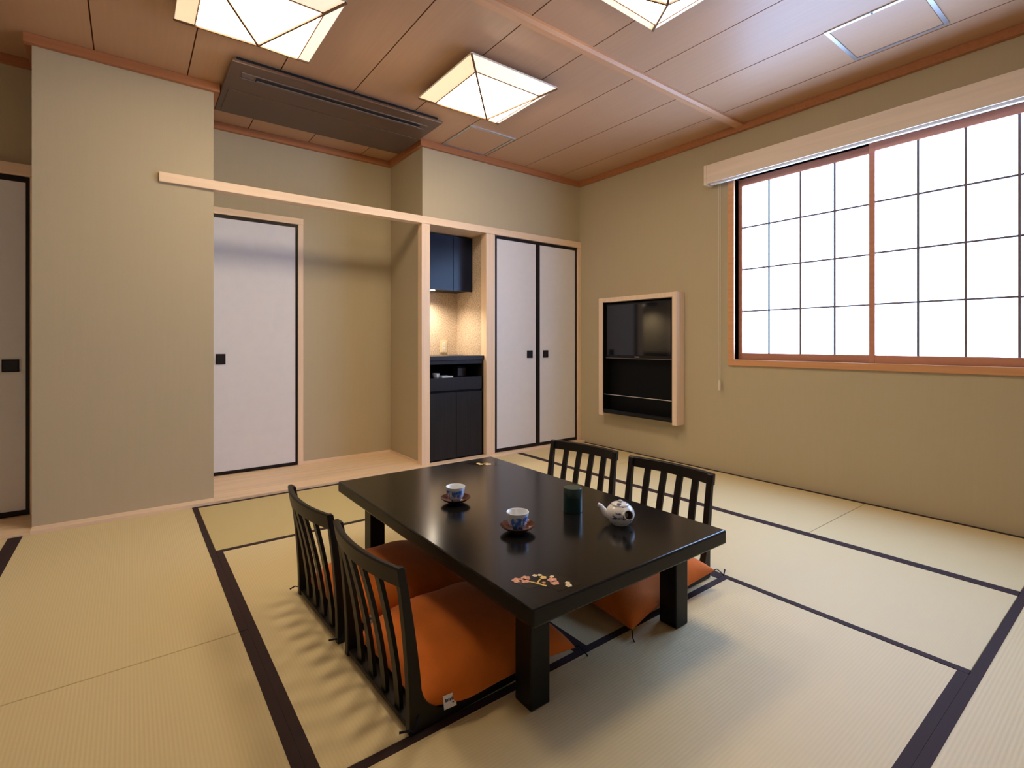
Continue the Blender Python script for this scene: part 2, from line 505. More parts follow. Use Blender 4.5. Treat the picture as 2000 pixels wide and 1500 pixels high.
# ------------------------------------------------------------------ pale timber: posts, rail
tag(box('trim_11', M['pale'], 0.148, XW, YF - 0.022, YF + 0.058, 2.066, 2.127, bev=0.002), 'long pale wooden rail crossing the alcove and topping the cupboards', 'rail', kind='structure')
tag(box('trim_12', M['pale_z'], 1.970, 2.048, YF - 0.016, YF + 0.055, 0.0, 2.066, bev=0.002), 'pale wooden post between alcove and kitchenette', 'post', kind='structure')
tag(box('trim_13', M['pale_z'], 2.631, 2.729, YF - 0.016, YF + 0.070, 0.016, 2.066, bev=0.002), 'pale wooden post between kitchenette and cupboard doors', 'post', kind='structure')
tag(box('trim_15', M['pale_z'], 3.815, XW, YF - 0.016, YF + 0.055, 0.016, 2.066, bev=0.002), 'pale wooden jamb where the cupboard meets the window wall', 'post', kind='structure')

# ------------------------------------------------------------------ sliding doors
def sliding_door(name, x0, x1, yf, z0, z1, label, rims=(0.03, 0.03, 0.03, 0.03), handle=None, hs=(0.068, 0.074), hgroup=None):
    """front face at yf; rims are left, right, bottom, top"""
    d = empty(name, (x0, yf, z0), label=label, cat='door', group=hgroup, kind='structure')
    w, h = x1 - x0, z1 - z0
    l, r, b, t = rims
    box('door_panel', M['fusuma'], l - 0.002, w - r + 0.002, 0.004, 0.022, b - 0.002, h - t + 0.002, d)
    box('rim', M['rim'], 0, l, 0, 0.026, 0, h, d, 0.0015)
    box('rim', M['rim'], w - r, w, 0, 0.026, 0, h, d, 0.0015)
    box('rim', M['rim'], l, w - r, 0, 0.026, 0, b, d, 0.0015)
    box('rim', M['rim'], l, w - r, 0, 0.026, h - t, h, d, 0.0015)
    if handle:
        hx, hz = handle[0] - x0, handle[1] - z0
        a, c = hs[0] / 2, hs[1] / 2
        p = box('door_pull', M['pull'], hx - a, hx + a, -0.001, 0.006, hz - c, hz + c, d, 0.001)
        for u0, u1, v0, v1 in ((-a, a, -c, -c + 0.008), (-a, a, c - 0.008, c), (-a, -a + 0.008, -c + 0.008, c - 0.008), (a - 0.008, a, -c + 0.008, c - 0.008)):
            box('pull_rim', M['rim'], hx + u0, hx + u1, -0.004, -0.001, hz + v0, hz + v1, p)
    return d

sliding_door('door_1', 2.729, 3.270, YF + 0.004, 0.018, 2.066, 'white cupboard door with black rim beside the kitchenette post', (0.036, 0.026, 0.032, 0.030), (3.166, 0.940))
sliding_door('door_2', 3.270, 3.815, YF + 0.004, 0.018, 2.066, 'white cupboard door with black rim beside the television wall', (0.026, 0.024, 0.030, 0.030), (3.372, 0.940))
sliding_door('door_3', 0.449, 1.137, YA - 0.030, 0.020, 2.052, 'white sliding door with dark rim at the back of the alcove', (0.02, 0.018, 0.026, 0.026), (0.567, 0.925), (0.066, 0.080))
sliding_door('door_4', X0 + 0.02, -0.478, 4.195, 0.016, 2.052, 'shaded sliding door with black rim in the recess past the broad wall', (0.03, 0.020, 0.030, 0.035), (-0.563, 0.915), (0.075, 0.075))
tag(box('trim_16', M['pale'], 0.449, 1.179, YA - 0.045, YA, 2.052, 2.104, bev=0.002), 'pale wooden lintel over the alcove door', 'trim', kind='structure')
tag(box('trim_17', M['pale_z'], 1.137, 1.179, YA - 0.045, YA, 0.018, 2.052, bev=0.002), 'pale wooden jamb beside the alcove door', 'trim', kind='structure')
tag(box('trim_18', M['pale'], X0, -0.436, 4.175, 4.235, 2.052, 2.122, bev=0.002), 'pale wooden lintel over the shaded sliding door', 'trim', kind='structure')
tag(box('trim_19', M['pale_z'], -0.478, -0.436, 4.185, 4.235, 0.012, 2.052, bev=0.002), 'dim wooden jamb beside the shaded sliding door', 'trim', kind='structure')
tag(box('baseboard_alcove', M['pale'], 1.179, 1.975, YA - 0.010, YA, 0.018, 0.036), 'thin pale baseboard at the alcove back wall', 'baseboard', kind='structure')
tag(box('baseboard_alcove_right', M['pale'], 1.975, 1.985, YF + 0.056, YA, 0.018, 0.034), 'thin pale baseboard at the alcove side wall', 'baseboard', kind='structure')

# ------------------------------------------------------------------ window with paper sashes
win = empty('window_1', (XW, 1.197, 0.87), label='wide cedar-framed sliding window with glowing paper panes', cat='window', kind='structure')
def wbox(name, m, x0, x1, y0, y1, z0, z1, parent=None, bev=0.0):
    p = parent or win
    o = box(name, m, x0, x1, y0, y1, z0, z1, None, bev)
    o.parent = p
    o.matrix_parent_inverse = Matrix.Translation((-XW, -1.197, -0.87))
    return o
FX = XW - 0.018
wbox('frame_sill', M['frame_wood'], FX, XW + 0.13, 0.212, 2.182, 0.872, 0.918, bev=0.002)
wbox('frame_head', M['frame_wood'], FX, XW + 0.13, 0.212, 2.182, 2.36, 2.406, bev=0.002)
wbox('frame_jamb', M['frame_wood'], FX, XW + 0.13, 2.132, 2.182, 0.918, 2.36, bev=0.002)
wbox('frame_jamb', M['frame_wood'], FX, XW + 0.13, 0.212, 0.262, 0.918, 2.36, bev=0.002)
def sash(y0, y1, xs, stiles, z0, z1, cols, yk):
    s = empty('sash')
    s.parent = win
    s.location = (xs - XW, 0, 0)
    def b(name, m, x0, x1, ya, yb, za, zb, bev=0.0):
        box(name, m, x0, x1, ya - 1.197, yb - 1.197, za - 0.87, zb - 0.87, s, bev)
    za, zb = z0 + 0.052, z1 - 0.055
    ya, yb = y0 + stiles[0], y1 - stiles[1]
    b('stile', M['shoji_wood'], 0, 0.028, y0, ya, z0, z1, 0.0015)
    b('stile', M['shoji_wood'], 0, 0.028, yb, y1, z0, z1, 0.0015)
    b('rail', M['shoji_wood'], 0, 0.028, ya, yb, z0, za, 0.0015)
    b('rail', M['shoji_wood'], 0, 0.028, ya, yb, zb, z1, 0.0015)
    ys = [ya] + yk + [yb]
    zs = [za + (zb - za) * i / 4 for i in range(5)]
    for y in yk: b('muntin', M['muntin'], 0.006, 0.016, y - 0.006, y + 0.006, za, zb)
    for z in zs[1:-1]: b('muntin', M['muntin'], 0.005, 0.015, ya, yb, z - 0.0055, z + 0.0055)
    for i in range(len(ys) - 1):
        for j in range(4):
            b('pane', M['paper'], 0.0155, 0.019, ys[i] + 0.0005, ys[i + 1] - 0.0005, zs[j] + 0.0005, zs[j + 1] - 0.0005)
sash(1.20, 2.132, XW + 0.052, (0.034, 0.030), 0.918, 2.358, 4, [1.44, 1.665, 1.893])
sash(0.262, 1.222, XW + 0.014, (0.034, 0.034), 0.918, 2.358, 4, [0.519, 0.742, 0.964])
wbox('outer_board', M['white'], XW + 0.115, XW + 0.128, 0.262, 2.132, 0.918, 2.36)

# ------------------------------------------------------------------ roller blind above the window
rb = empty('roller_blind', (XW, 1.20, 2.33), label='long pale blind box with pull cord mounted above the paper window', cat='blind')
def rbox(name, m, x0, x1, y0, y1, z0, z1, bev=0.0, parent=None):
    return box(name, m, x0 - XW, x1 - XW, y0 - 1.20, y1 - 1.20, z0 - 2.33, z1 - 2.33, parent or rb, bev)
rbox('cover_board', M['blind'], 3.752, 3.766, 0.07, 2.318, 2.350, 2.500, 0.002)
rbox('top_board', M['blind'], 3.766, XW, 0.07, 2.318, 2.486, 2.500)
rbox('end_cap', M['blind'], 3.748, XW, 2.318, 2.342, 2.340, 2.500, 0.002)
rbox('end_cap', M['blind'], 3.748, XW, 0.046, 0.07, 2.340, 2.500, 0.002)
bm = bmesh.new(); add_tube(bm, [(3.815 - XW, 0.075 - 1.2, 0.105), (3.815 - XW, 2.312 - 1.2, 0.105)], 0.030, 16)
obj('fabric_roll', bm, M['blind_white'], rb, smooth=True)
rbox('bottom_rail', M['blind_white'], 3.774, 3.800, 0.09, 2.30, 2.336, 2.358, 0.003)
for dy in (-0.007, 0.007):
    bm = bmesh.new()
    add_tube(bm, [(3.822 - XW, 2.246 + dy - 1.2, 2.40 - 2.33), (3.822 - XW, 2.246 + dy - 1.2, 1.5 - 2.33), (3.822 - XW, 2.246 + dy * 0.7 - 1.2, 0.745 - 2.33)], 0.0018, 6)
    obj('cord', bm, M['cord'], rb, smooth=True)
rbox('cord_weight', M['cord'], 3.815, 3.829, 2.236, 2.256, 0.665, 0.748, 0.004)

# ------------------------------------------------------------------ television in its wall frame
tv = empty('television_cabinet', (XW, 3.04, 0.34), label='pale wooden wall frame lined in black holding the television', cat='cabinet')
TY0, TY1, TX = 2.590, 3.490, 3.735
def tbox(name, m, x0, x1, y0, y1, z0, z1, bev=0.0, parent=None):
    return box(name, m, x0 - XW, x1 - XW, y0 - 3.04, y1 - 3.04, z0 - 0.34, z1 - 0.34, parent or tv, bev)
tbox('side_board', M['tv_wood'], TX, XW, TY0, TY0 + 0.046, 0.338, 1.492, 0.002)
tbox('side_board', M['tv_wood'], TX, XW, TY1 - 0.054, TY1, 0.338, 1.492, 0.002)
tbox('top_board', M['tv_wood'], TX, XW, TY0 + 0.046, TY1 - 0.054, 1.450, 1.492, 0.002)
tbox('back_panel', M['black'], XW - 0.012, XW - 0.001, TY0 + 0.046, TY1 - 0.054, 0.372, 1.450)
tbox('side_lining', M['black'], TX + 0.004, XW - 0.012, TY1 - 0.060, TY1 - 0.054, 0.372, 1.450)
tbox('side_lining', M['black'], TX + 0.004, XW - 0.012, TY0 + 0.046, TY0 + 0.052, 0.372, 1.450)
tbox('shelf', M['bezel'], TX + 0.004, XW - 0.012, TY0 + 0.052, TY1 - 0.060, 0.362, 0.384, 0.001)
tbox('shelf_lip', M['bezel'], TX + 0.004, TX + 0.014, TY0 + 0.052, TY1 - 0.060, 0.384, 0.400)
bm = bmesh.new(); add_tube(bm, [(TX + 0.012 - XW, TY0 + 0.046 - 3.04, 0.546 - 0.34), (TX + 0.012 - XW, TY1 - 0.054 - 3.04, 0.546 - 0.34)], 0.0042, 10)
obj('guard_rod', bm, M['chrome'], tv, smooth=True)
tvs = empty('television', (3.79, 3.04, 0.905), label='black flat television screen hung in the pale wall frame', cat='television')
def sbox(name, m, x0, x1, y0, y1, z0, z1, bev=0.0):
    return box(name, m, x0 - 3.79, x1 - 3.79, y0 - 3.04, y1 - 3.04, z0 - 0.905, z1 - 0.905, tvs, bev)
sbox('bezel', M['bezel'], 3.768, 3.838, 2.652, 3.424, 0.900, 1.432, 0.004)
sbox('screen', M['screen'], 3.7655, 3.7685, 2.672, 3.406, 0.935, 1.416)
sbox('lower_strip', M['ac_trim'], 3.764, 3.768, 2.656, 3.420, 0.901, 0.907)
sbox('badge', M['alu'], 3.7655, 3.768, 3.012, 3.066, 0.917, 0.923)

# ------------------------------------------------------------------ kitchenette
KX0, KX1, KY0, KY1 = 2.050, 2.629, 3.905, 4.395
kc = empty('kitchenette_cabinet', (2.34, 4.15, 0.016), label='dark wooden base cabinet with open shelf in the kitchenette niche', cat='cabinet')
def kbox(name, m, x0, x1, y0, y1, z0, z1, bev=0.0, parent=None):
    return box(name, m, x0 - 2.34, x1 - 2.34, y0 - 4.15, y1 - 4.15, z0 - 0.016, z1 - 0.016, parent or kc, bev)
kbox('countertop', M['kit_top'], KX0, KX1, KY0 - 0.012, KY1, 0.895, 0.935, 0.003)
kbox('front_band', M['kit'], KX0, KX1, KY0, KY0 + 0.02, 0.862, 0.895)
kbox('side_panel', M['kit'], KX0, KX0 + 0.016, KY0, KY1, 0.016, 0.862)
kbox('side_panel', M['kit'], KX1 - 0.016, KX1, KY0, KY1, 0.016, 0.862)
kbox('back_panel', M['black'], KX0 + 0.016, KX1 - 0.016, KY1 - 0.012, KY1, 0.016, 0.895)
kbox('shelf', M['kit'], KX0 + 0.016, KX1 - 0.016, KY0 + 0.02, KY1 - 0.012, 0.722, 0.738)
kbox('drawer_front', M['kit'], KX0 + 0.002, KX1 - 0.002, KY0, KY0 + 0.02, 0.630, 0.742, 0.001)
kbox('finger_groove', M['black'], KX0 + 0.016, KX1 - 0.016, KY0 + 0.016, KY0 + 0.03, 0.606, 0.632)
XM = 2.338
for a, b in ((KX0 + 0.002, XM - 0.0015), (XM + 0.0015, KX1 - 0.002)):
    kbox('cabinet_door', M['kit'], a, b, KY0, KY0 + 0.02, 0.022, 0.608, 0.001)
kbox('counter_highlight', M['ac_trim'], 2.28, 2.43, KY0 + 0.03, KY0 + 0.036, 0.935, 0.938)  # thin strip added in place of a highlight line along the counter
# small things on the open shelf
cs = empty('shelf_cup', (2.175, 3.985, 0.738), label='small white china cup on the open kitchenette shelf', cat='cup')
bm = bmesh.new(); add_lathe(bm, [(0, 0), (0.020, 0), (0.030, 0.012), (0.034, 0.042), (0.032, 0.042), (0.027, 0.014), (0, 0.006)], 24)
obj('body', bm, M['glass_white'], cs, smooth=True)
bm = bmesh.new(); add_tube(bm, [(0.032 * math.cos(-1.9) + 0.016 * math.cos(t) * math.cos(-1.9), 0.032 * math.sin(-1.9) + 0.016 * math.cos(t) * math.sin(-1.9), 0.022 + 0.014 * math.sin(t)) for t in [math.radians(-85 + 17 * i) for i in range(11)]], 0.004, 8)
obj('cup_handle', bm, M['glass_white'], cs, smooth=True)
tr = empty('shelf_tray', (2.275, 4.0, 0.738), label='shallow white tray beside the cup on the kitchenette shelf', cat='tray')
box('tray_base', M['glass_white'], -0.055, 0.055, -0.05, 0.05, 0, 0.004, tr, 0.001)
for u in ((-0.055, 0.055, -0.05, -0.046), (-0.055, 0.055, 0.046, 0.05), (-0.055, -0.051, -0.046, 0.046), (0.051, 0.055, -0.046, 0.046)):
    box('tray_rim', M['glass_white'], *u, 0.004, 0.016, tr)
bxs = empty('storage_box', (2.52, 4.16, 0.738), label='dark grey box at the back of the kitchenette shelf', cat='box')
box('box_body', M['ac_trim'], -0.045, 0.045, -0.05, 0.05, 0, 0.075, bxs, 0.003)
box('box_lid', M['ac_dark'], -0.047, 0.047, -0.052, 0.052, 0.075, 0.088, bxs, 0.002)
# wall cabinet
wc = empty('wall_cabinet', (2.34, 4.24, 1.540), label='glossy dark wall cabinet over the kitchenette counter', cat='cabinet')
def cbox(name, m, x0, x1, y0, y1, z0, z1, bev=0.0):
    return box(name, m, x0 - 2.34, x1 - 2.34, y0 - 4.24, y1 - 4.24, z0 - 1.540, z1 - 1.540, wc, bev)
cbox('cabinet_body', M['kit'], 2.050, 2.629, 4.122, YN - 0.002, 1.548, 2.050)
cbox('cabinet_door', M['kit_blue'], 2.050, 2.420, 4.100, 4.122, 1.540, 2.050, 0.001)
cbox('cabinet_door', M['kit_blue'], 2.423, 2.629, 4.100, 4.122, 1.540, 2.050, 0.001)
dl = cbox('downlight_ring', M['chrome'], 2.215, 2.275, 4.150, 4.210, 1.541, 1.548, 0.002)
bm = bmesh.new(); add_lathe(bm, [(0, 0), (0.022, 0), (0.022, 0.004), (0, 0.004)], 20)
obj('downlight_lens', bm, M['led'], wc, loc=(2.245 - 2.34, 4.18 - 4.24, -0.003))
ld = bpy.data.lights.new('downlight', 'SPOT')
ld.energy = NICHE_W; ld.color = (1.0, 0.84, 0.64); ld.shadow_soft_size = 0.02
ld.spot_size = math.radians(150); ld.spot_blend = 0.8
lo = bpy.data.objects.new('downlight_lamp', ld); COL.objects.link(lo)
lo.parent = wc; lo.location = (2.245 - 2.34, 4.18 - 4.24, -0.008)
# socket plate
sp = empty('socket_plate', (2.484, YN, 0.955), label='ivory wall socket plate above the kitchenette counter', cat='socket')
box('plate', M['ivory'], -0.036, 0.036, -0.008, 0, 0, 0.122, sp, 0.002)
box('socket_insert', M['white'], -0.015, 0.015, -0.011, -0.008, 0.018, 0.104, sp, 0.001)
for z in (0.035, 0.061, 0.087):
    box('socket_slot', M['ac_trim'], -0.007, -0.004, -0.0115, -0.0105, z - 0.005, z + 0.005, sp)
    box('socket_slot', M['ac_trim'], 0.004, 0.007, -0.0115, -0.0105, z - 0.005, z + 0.005, sp)

# ------------------------------------------------------------------ ceiling cassette air conditioner
ac = empty('air_conditioner', (1.193, 3.776, ZC), label='brown flat ceiling air conditioner reaching into the alcove', cat='air conditioner')
def abox(name, m, x0, x1, y0, y1, z0, z1, bev=0.0, parent=None):
    return box(name, m, x0 - 1.193, x1 - 1.193, y0 - 3.776, y1 - 3.776, z0 - ZC, z1 - ZC, parent or ac, bev)
abox('panel', M['ac'], 0.484, 1.905, 3.383, 4.170, 2.722, 2.744, 0.006)
abox('inner_body', M['ac_dark'], 0.515, 1.875, 3.41, 4.14, 2.744, ZC)
abox('outlet_slot', M['ac_dark'], 0.640, 1.780, 3.496, 3.556, 2.7190, 2.7225)
abox('louver', M['ac_trim'], 0.645, 1.775, 3.540, 3.552, 2.714, 2.7195, 0.002)
for y in (3.490, 3.562): abox('outlet_trim', M['ac_trim'], 0.555, 1.830, y - 0.004, y + 0.004, 2.7165, 2.7222)
abox('display_cover', M['ac_trim'], 0.560, 0.628, 3.495, 3.545, 2.7190, 2.7222)
abox('intake_panel', M['ac'], 0.520, 1.870, 3.760, 4.120, 2.7185, 2.7222, 0.001)

# ------------------------------------------------------------------ paper ceiling lamps
def ceiling_lamp(cx, cy, label):
    L = empty('ceiling_lamp', (cx, cy, ZC), label=label, cat='ceiling lamp', group='square paper ceiling lamps')
    a, zr, za = 0.333, -0.050, -0.222
    k = 0.25
    ai, zi = a * (1 - k), zr + (za - zr) * k
    box('mounting_plate', M['white'], -0.24, 0.24, -0.24, 0.24, -0.040, 0.0, L)
    box('light_block_board', M['white'], -a + 0.004, a - 0.004, -a + 0.004, a - 0.004, -0.046, -0.040, L)  # unseen board added to stop the shade's light leaking up to the ceiling
    cor = [(-1, -1), (1, -1), (1, 1), (-1, 1)]
    for i in range(4):
        p, q = cor[i], cor[(i + 1) % 4]
        def tri(name, m, pts):
            bm = bmesh.new()
            n = Vector((-(p[0] + q[0]), -(p[1] + q[1]), 1.2)).normalized() * 0.002
            A = [bm.verts.new(v) for v in pts]
            B = [bm.verts.new(Vector(v) + n) for v in pts]
            bm.faces.new(A); bm.faces.new(B[::-1])
            for t in range(len(pts)):
                u = (t + 1) % len(pts)
                bm.faces.new((A[t], B[t], B[u], A[u]))
            obj(name, bm, m, L)
        tri('shade_panel', M['lamp_face'], [(p[0] * ai, p[1] * ai, zi), (q[0] * ai, q[1] * ai, zi), (0, 0, za)])
        tri('rim_panel', M['lamp_rim'], [(p[0] * a, p[1] * a, zr), (q[0] * a, q[1] * a, zr), (q[0] * ai, q[1] * ai, zi), (p[0] * ai, p[1] * ai, zi)])
        bar('rib', M['lamp_rib'], (p[0] * a, p[1] * a, zr - 0.002), (0, 0, za - 0.002), 0.011, 0.008, L)
        bar('cross_rib', M['lamp_rib'], (p[0] * ai, p[1] * ai, zi - 0.001), (q[0] * ai, q[1] * ai, zi - 0.001), 0.006, 0.005, L)
    for u in ((-a, a, -a, -a + 0.008), (-a, a, a - 0.008, a), (-a, -a + 0.008, -a + 0.008, a - 0.008), (a - 0.008, a, -a + 0.008, a - 0.008)):
        box('edge_frame', M['white'], *u, -0.0505, -0.040, L)
    return L
ceiling_lamp(0.517, 2.793, 'square pyramid paper lamp beside the brown air conditioner, over the tatami')
ceiling_lamp(1.905, 2.790, 'square pyramid paper lamp between air conditioner corner and ceiling batten, seen whole')
ceiling_lamp(1.895, 1.360, 'square pyramid paper lamp across the ceiling batten, on the window half')

# ------------------------------------------------------------------ low lacquer table
TX0, TX1, TYa, TYb, TZ = 0.817, 1.731, 0.990, 2.490, 0.370
tb = empty('low_table', ((TX0 + TX1) / 2, (TYa + TYb) / 2, 0), label='low black lacquer table with painted fan corners', cat='table')
hx, hy = (TX1 - TX0) / 2, (TYb - TYa) / 2
bm = bmesh.new(); add_box(bm, -hx, hx, -hy, hy, TZ - 0.050, TZ, 0.006, 3)
top = obj('tabletop', bm, M['lacq'], tb)
top.data.materials.append(M['lacq_side'])
for p in top.data.polygons:
    if abs(p.normal.z) < 0.25: p.material_index = 1
for sx in (-1, 1):
    for sy in (-1, 1):
        lx, ly = sx * (hx - 0.090 - 0.0), sy * (hy - 0.116)
        x0, x1 = sorted((lx, lx - sx * 0.072)); y0, y1 = sorted((ly, ly - sy * 0.075))
        if sx > 0: x0 += 0.025; x1 += 0.025
        bm = bmesh.new(); add_box(bm, x0, x1, y0, y1, 0.0013, TZ - 0.050, 0.004, 2)
        obj('leg', bm, M['lacq_side'], tb)
for (x0, x1, y0, y1) in ((-hx + 0.10, hx - 0.08, -hy + 0.13, -hy + 0.15), (-hx + 0.10, hx - 0.08, hy - 0.15, hy - 0.13), (-hx + 0.10, -hx + 0.12, -hy + 0.15, hy - 0.15), (hx - 0.10, hx - 0.08, -hy + 0.15, hy - 0.15)):
    box('apron', M['lacq'], x0, x1, y0, y1, TZ - 0.066, TZ - 0.0495, tb)

def fan_decor(cx, cy, ang, rich):
    """painted folding-fan panel with blossoms, angle = direction of its middle"""
    r0, r1, half = 0.052, 0.130, math.radians(52)
    bm = bmesh.new()
    n = 24
    A = [bm.verts.new((r1 * math.cos(ang - half + 2 * half * i / n), r1 * math.sin(ang - half + 2 * half * i / n), 0)) for i in range(n + 1)]
    B = [bm.verts.new((r0 * math.cos(ang + half - 2 * half * i / n), r0 * math.sin(ang + half - 2 * half * i / n), 0)) for i in range(n + 1)]
    f = bm.faces.new(A + B)
    r = bmesh.ops.extrude_face_region(bm, geom=[f])
    for v in r['geom']:
        if isinstance(v, bmesh.types.BMVert): v.co.z += 0.0004
    fan = obj('fan_panel', bm, M['fan'], tb, loc=(cx - (TX0 + TX1) / 2, cy - (TYa + TYb) / 2, TZ - 0.0001))
    def P(rr, t): return (rr * math.cos(ang + t), rr * math.sin(ang + t))
    def blossom(rr, t, s, m):
        x, y = P(rr, t)
        bm = bmesh.new()
        pts = []
        for i in range(40):
            a = 2 * math.pi * i / 40
            k = s * (0.72 + 0.28 * abs(math.cos(2.5 * a)))
            pts.append((x + k * math.cos(a), y + k * math.sin(a)))
        add_prism(bm, pts, 'z', 0.0004, 0.0010)
        b = obj('blossom', bm, m, fan)
        bm = bmesh.new(); add_lathe(bm, [(s * 0.22, 0.0010), (s * 0.16, 0.0014), (0, 0.0015)], 10, x, y)
        obj('blossom_centre', bm, M['gold'], b)
    def branch(pts, w):
        bm = bmesh.new()
        L = [P(*p) for p in pts]
        vs = []
        for i, (x, y) in enumerate(L):
            x2, y2 = L[min(i + 1, len(L) - 1)]; x1_, y1_ = L[max(i - 1, 0)]
            d = Vector((x2 - x1_, y2 - y1_)).normalized()
            ww = w * (1 - 0.6 * i / (len(L) - 1))
            vs.append((bm.verts.new((x - d.y * ww, y + d.x * ww, 0.0009)), bm.verts.new((x + d.y * ww, y - d.x * ww, 0.0009))))
        for a, b in zip(vs, vs[1:]): bm.faces.new((a[0], a[1], b[1], b[0]))
        r = bmesh.ops.extrude_face_region(bm, geom=list(bm.faces))
        for v in r['geom']:
            if isinstance(v, bmesh.types.BMVert): v.co.z -= 0.0005
        obj('branch', bm, M['gold'], fan)
    if rich:
        blossom(0.112, 0.78, 0.016, M['pink']); blossom(0.098, 0.62, 0.015, M['pink']); blossom(0.112, 0.52, 0.014, M['pink'])
        blossom(0.098, -0.22, 0.015, M['pink']); blossom(0.084, -0.36, 0.013, M['pink']); blossom(0.118, -0.16, 0.007, M['cream'])
        blossom(0.108, 0.05, 0.010, M['gold']); blossom(0.120, 0.26, 0.008, M['cream']); blossom(0.122, 0.14, 0.007, M['cream'])
        blossom(0.106, -0.66, 0.008, M['cream']); blossom(0.098, -0.78, 0.010, M['cream']); blossom(0.076, 0.02, 0.006, M['pink'])
        branch([(0.058, -0.12), (0.070, 0.24), (0.082, 0.42), (0.092, 0.60), (0.098, 0.74)], 0.0035)
        branch([(0.072, 0.28), (0.090, 0.18), (0.106, 0.08)], 0.003)
    else:
        blossom(0.095, 0.30, 0.020, M['cream']); blossom(0.100, -0.12, 0.016, M['gold']); blossom(0.085, -0.35, 0.012, M['cream'])
        branch([(0.060, 0.3), (0.08, 0.0), (0.10, -0.4)], 0.003)
fan_decor(0.884, 1.030, math.radians(45), True)
fan_decor(1.648, 2.420, math.radians(225), False)

# ------------------------------------------------------------------ floor chairs
CW, CH = 0.47, 0.455
BOW = 0.034
def chair_back_x(z):
    return -0.034 * (max(0.0, z - 0.06) / (CH - 0.06)) ** 1.6

def make_chair(loc, rz, label):
    c = empty('floor_chair', loc, rz, label, 'chair', 'legless chairs round the low table')
    # L-shaped side frames with a rounded inner corner
    for s in (-1, 1):
        rear = [(chair_back_x(z), z) for z in [0.0, 0.06, 0.12, 0.18, 0.24, 0.30, 0.36, 0.41, CH]]
        front = []
        for z in [CH, 0.41, 0.36, 0.30, 0.24, 0.18, 0.14]:
            front.append((chair_back_x(z) + 0.020 + 0.024 * (CH - z) / CH, z))
        R = 0.085
        x_st, z_b = front[-1][0], 0.034
        for i in range(1, 7):
            a = math.pi + math.pi / 2 * i / 7
            front.append((x_st + R + R * math.cos(a), z_b + 0.0 + 0.1 + 0.1 * math.sin(a)))
        front += [(0.30, 0.034), (0.43, 0.028), (0.45, 0.018), (0.45, 0.0)]
        pts = rear + front
        y0, y1 = (-CW / 2, -CW / 2 + 0.027) if s < 0 else (CW / 2 - 0.027, CW / 2)
        bm = bmesh.new(); add_prism(bm, pts, 'y', y0, y1, 0.003)
        obj('side_frame', bm, M['chair'], c)
    box('seat_board', M['chair'], 0.004, 0.446, -CW / 2 + 0.0265, CW / 2 - 0.0265, 0.006, 0.020, c, 0.002)
    # bowed top rail
    bm = bmesh.new()
    n = 16
    sec = []
    for i in range(n + 1):
        u = -1 + 2 * i / n
        y = u * (CW / 2 + 0.002)
        b = -BOW * (1 - u * u)
        zt = CH + 0.004
        ring = []
        for (dx, z) in ((-0.003, CH - 0.046), (0.016, CH - 0.046), (0.017, zt - 0.004), (0.012, zt), (0.001, zt), (-0.004, zt - 0.004)):
            ring.append(bm.verts.new((chair_back_x(z) + b + dx, y, z)))
        sec.append(ring)
    for a, b in zip(sec, sec[1:]):
        for k in range(6): bm.faces.new((a[k], a[(k + 1) % 6], b[(k + 1) % 6], b[k]))
    bm.faces.new(sec[0]); bm.faces.new(sec[-1][::-1])
    obj('top_rail', bm, M['chair'], c, smooth=True)
    # four slats
    inner = CW - 2 * 0.027
    sw = 0.032
    g = (inner - 4 * sw) / 5
    for i in range(4):
        yc = -inner / 2 + g * (i + 1) + sw * (i + 0.5)
        u = yc / (CW / 2)
        bow = -BOW * (1 - u * u)
        bm = bmesh.new()
        rings = []
        m = 10
        for k in range(m + 1):
            z = 0.018 + (CH - 0.044 - 0.018) * k / m
            t = k / m
            x = chair_back_x(z) + 0.006 + bow * t ** 1.5 + 0.012 * (1 - t)
            rings.append([bm.verts.new((x + dx, yc + dy, z)) for dx, dy in ((-0.006, -sw / 2), (0.006, -sw / 2), (0.006, sw / 2), (-0.006, sw / 2))])
        for a, b in zip(rings, rings[1:]):
            for q in range(4): bm.faces.new((a[q], a[(q + 1) % 4], b[(q + 1) % 4], b[q]))
        bm.faces.new(rings[0]); bm.faces.new(rings[-1][::-1])
        obj('slat', bm, M['chair'], c)
    return c

Z0 = 0.0013
chairs = [
    ((0.587, 1.466, Z0), math.radians(1.7), 'black slatted floor chair away from the window, beside the blossom fan corner'),
    ((0.570, 1.997, Z0), math.radians(1.7), 'black slatted floor chair away from the window, toward the alcove'),
    ((2.068, 1.496, Z0), math.radians(181.0), 'black slatted floor chair on the window side, beside the teapot'),
    ((2.062, 2.072, Z0), math.radians(187.0), 'black slatted floor chair on the window side, toward the cupboard doors'),
]
for c in chairs: make_chair(*c)

